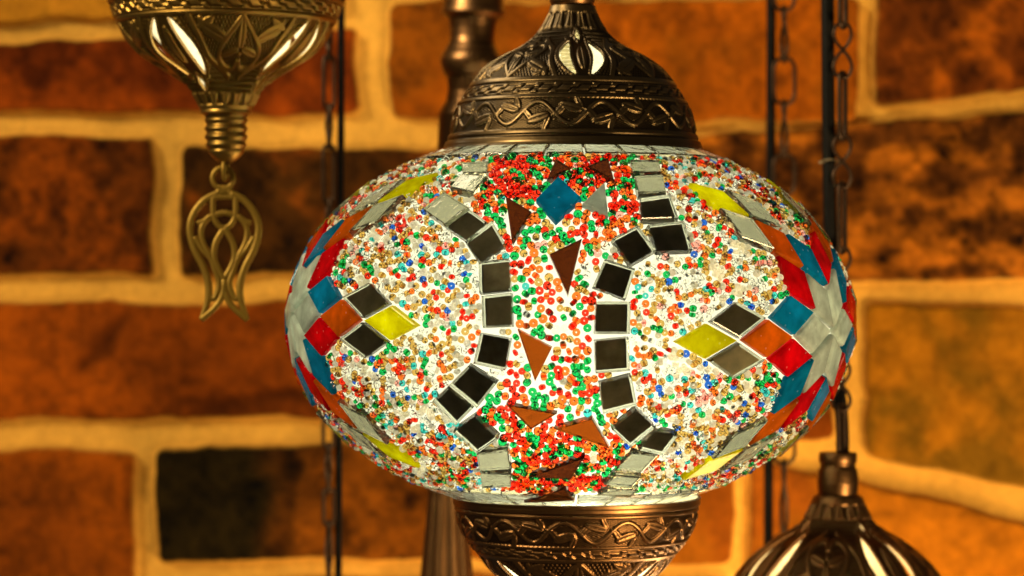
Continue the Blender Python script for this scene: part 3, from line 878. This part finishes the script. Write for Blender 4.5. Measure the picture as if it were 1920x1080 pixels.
for pts, wd in half:
    for P_ in (pts, mir(pts)):
        path = catmull([lp(x, y, random.uniform(-.15, .15) * k) for x, y in P_], 7)
        G.append(tube_geo(path, wd * STROKE * k, 3.3 * k, taper=lambda t: 1.0 if t < .85 else 1.0 - (t - .85) * 3.0 if wd >= 5 else 1.0))
G.append(tube_geo([lp(383, 212), lp(383, 245), lp(383, 275)], 12 * k, 3.1 * k))
G.append(tube_geo([lp(383, 755), lp(383, 800), lp(383, 850)], 6.5 * k, 3.2 * k))
v, f = join_geo(G)
o = mesh_obj('tulip_drop', v, f, M_DROP, pl); attr(o, 'relief', np.full(len(v), .60))
point('cup_bulb', tuple(W(424, -20, YL)), 0.03, (1.0, 0.98, 0.86), 0.012, pl)
# ================================================================== chains and cords
def chain_geo_long(x, y0, y1, Y, wd, th, turn):
    """long oval wire link between two heights; turn = rotation about the vertical"""
    k = kf(Y) * S; c = W(x, (y0 + y1) / 2, Y); hh = (y1 - y0) / 2 - wd; pts = []
    for a in np.linspace(-math.pi / 2, math.pi / 2, 8): pts.append((wd * math.sin(a), hh + wd * math.cos(a)))
    pts += [(wd, hh * f) for f in (.5, 0, -.5)]
    for a in np.linspace(math.pi / 2, 3 * math.pi / 2, 8): pts.append((wd * math.sin(a), -hh + wd * math.cos(a)))
    pts += [(-wd, hh * f) for f in (-.5, 0, .5)]
    path = [c + Vector((px * math.cos(turn), px * math.sin(turn), pz)) * k for px, pz in pts]
    return tube_geo(path, th * k, closed=True, ref=Vector((-math.sin(turn), math.cos(turn), 0)), seg=8)
def chain_geo_eight(x, y0, y1, Y, wd, th, turn):
    k = kf(Y) * S; c = W(x, (y0 + y1) / 2, Y); hh = (y1 - y0) / 2
    up = [(0, 0), (.68, .27), (1, .60), (.66, .92), (0, 1.0), (-.66, .92), (-1, .60), (-.68, .27)]
    pts = [(a, b) for a, b in up] + [(-a, -b) for a, b in [(0, 0), (-.68, .27), (-1, .60), (-.66, .92), (0, 1.0), (.66, .92), (1, .60), (.68, .27)]]
    raw = [((px * wd), (1.1 if i < 8 else -1.1) * th * (1 - abs(pz)) * (1 if px >= 0 or pz == 0 else -1) * (1 if pz >= 0 else 1), pz * hh) for i, (px, pz) in enumerate(pts)]
    path = [c + Vector((q.x * math.cos(turn) - q.y * math.sin(turn), q.x * math.sin(turn) + q.y * math.cos(turn), q.z)) * k for q in catmull(raw, 5, closed=True)]
    return tube_geo(path, th * k, closed=True, ref=Vector((-math.sin(turn), math.cos(turn), 0)), seg=8)
def cord(name, pts, Y, r, mat, parent, seg=12):
    k = kf(Y) * S
    path = catmull([W(x, y, Y + 0.004) for x, y in pts], 8)
    v, f = tube_geo(path, r * k, seg=seg, ref=Vector((0, 1, 0)))
    return mesh_obj(name, v, f, mat, parent)

# right pendant lamp, its chain passing behind the globe
YR = 0.095
pr = empty('pendant_lamp', W(1571, 1080, YR), 'dark copper lamp cap at lower right hanging on a wire chain', 'lamp', 'pendant lamps around the mosaic lamp')
RIGHT = [(1268, 262, 0), (1262, 260, .03), (1246, 256, .095), (1236, 254, .13), (1210, 249, .23), (1170, 236, .34), (1160, 231, .385), (1128, 214, .47),
         (1116, 208, .515), (1082, 192, .60), (1046, 161, .69), (1014, 121, .78), (993, 85, .84), (974, 66, .89), (952, 53, .94), (932, 45, 1.0)]
cap('engraved_cap', 1571, YR, RIGHT, 4, -14, M_COPPER, pr, 5.0)
lathe('neck_collar', 1571, YR, dense([(847, 12), (848, 34), (853, 36), (862, 36), (867, 35), (869, 33), (875, 33), (880, 36), (892, 38), (905, 39), (918, 38), (926, 37), (929, 43), (936, 46), (940, 44)], 2.5), M_COPPER, pr)
point('cap_bulb', tuple(W(1571, 1150, YR)), 0.012, (1.0, 0.92, 0.62), 0.012, pr)
YC = YR - 0.002
links = []
y = -60
for i, (a, b, kind) in enumerate([(-70, 52, 'L'), (43, 146, 'E'), (136, 262, 'L'), (254, 352, 'E'), (343, 474, 'L'), (464, 566, 'E'), (556, 684, 'L'), (676, 770, 'E'), (758, 852, 'L')]):
    cxx = 1580 - .004 * (a - 50) * 1.0
    if kind == 'L': v, f = chain_geo_long(cxx, a, b, YC, 11, 4.8, .95)
    else: v, f = chain_geo_eight(cxx, a, b, YC, 17, 3.4, .10)
    mesh_obj('chain_link', v, f, M_CHAIN, pr)
cord('power_cord', [(1551, -90), (1553, 200), (1556, 420), (1564, 640), (1578, 780), (1580, 850)], YR, 12.5, M_CABLE, pr)
v, f = tube_geo([W(1556 + 16 * math.cos(t), 303 + 3 * math.sin(t), YR + .004) + Vector((0, 16 * S * kf(YR) * math.sin(t), 0)) for t in np.linspace(0, 2 * math.pi, 24, endpoint=False)], 2.2 * S, 2.2 * S, closed=True, ref=Vector((0, 0, 1)))
v2, f2 = tube_geo([W(1546, 302, YR - .001), W(1537, 305, YR - .003)], 3 * S)
v, f = join_geo([(v, f), (v2, f2)])
mesh_obj('cable_tie', v, f, M_TIE, pr)

def hanging(cx, cord_x, Y, label, r_cord, first, spans, wd, turn):
    root = empty('hanging_chain', W(cx, -80, Y), label, 'chain', 'chains hanging in front of the wall')
    for i, (a, b) in enumerate(spans):
        if (i + first) % 2: v, f = chain_geo_long(cx + random.uniform(-1, 1), a, b, Y, wd, 4.0, turn)
        else: v, f = chain_geo_eight(cx + random.uniform(-1, 1), a, b, Y, wd * .95, 4.0, turn + 1.2)
        mesh_obj('chain_link', v, f, M_CHAIN, root)
    cord('power_cord', [(cord_x, -80), (cord_x - 1, 300), (cord_x - 4, 700), (cord_x - 6, 1160)], Y, r_cord, M_CABLE, root)
hanging(617, 640, 0.17, 'thin dark wire chain with a cord, hanging left of the mosaic lamp', 7,
        1, [(-70, 40), (32, 112), (104, 204), (196, 280), (272, 380), (372, 452), (444, 548), (540, 620), (612, 710), (702, 790), (782, 840), (832, 925), (915, 985), (977, 1100)], 11, .5)
hanging(1470, 1446, 0.20, 'blurred thin wire chain with a cord, hanging between the mosaic lamp and the thicker chain', 9,
        1, [(-60, 20), (12, 116), (108, 196), (188, 296), (288, 366), (358, 460), (452, 540), (532, 640), (632, 720), (712, 812), (804, 870), (862, 1010), (1002, 1090)], 20, .12)

# ================================================================== turned stand behind the globe
YP = 0.14
post = empty('lamp_stand', W(838, 1120, YP), 'turned dark copper lamp stand showing behind the top cap and below the globe', 'stand')
PR = [(-140, 50), (-60, 52), (-20, 54), (14, 58), (18, 60), (26, 60), (30, 55), (36, 46), (52, 43), (70, 42), (84, 44), (90, 49), (96, 50), (100, 54), (112, 58), (122, 57), (132, 54),
      (140, 50), (146, 44), (170, 41), (190, 44), (205, 52), (215, 56), (300, 56), (320, 52), (420, 44), (600, 40), (800, 36), (900, 38)]
lathe('turned_shaft', 884, YP, dense(PR, 4), M_COPPER, post, 64, 100, math.radians(2.6))
rb = [(890, 34), (930, 35), (1000, 42), (1080, 50), (1180, 62)]
def fluted():
    k = kf(YP) * S; seg = 120; V = []; pr_ = dense(rb, 6)
    for (y_, r) in pr_:
        for j in range(seg):
            a = 2 * math.pi * j / seg
            rr = r * (1 - .13 * abs(math.sin(a * 5)) ** 6)
            V.append(((838 - 960) * k + rr * k * math.cos(a), YP + rr * k * math.sin(a), (540 - y_) * k))
    n = len(pr_); idx = np.arange(n * seg).reshape(n, seg); idr = np.roll(idx, -1, 1)
    o = mesh_obj('fluted_foot', np.array(V), np.stack([idx[:-1], idr[:-1], idr[1:], idx[1:]], -1).reshape(-1, 4), M_COPPER, post)
    attr(o, 'relief', np.full(len(V), .5))
fluted()
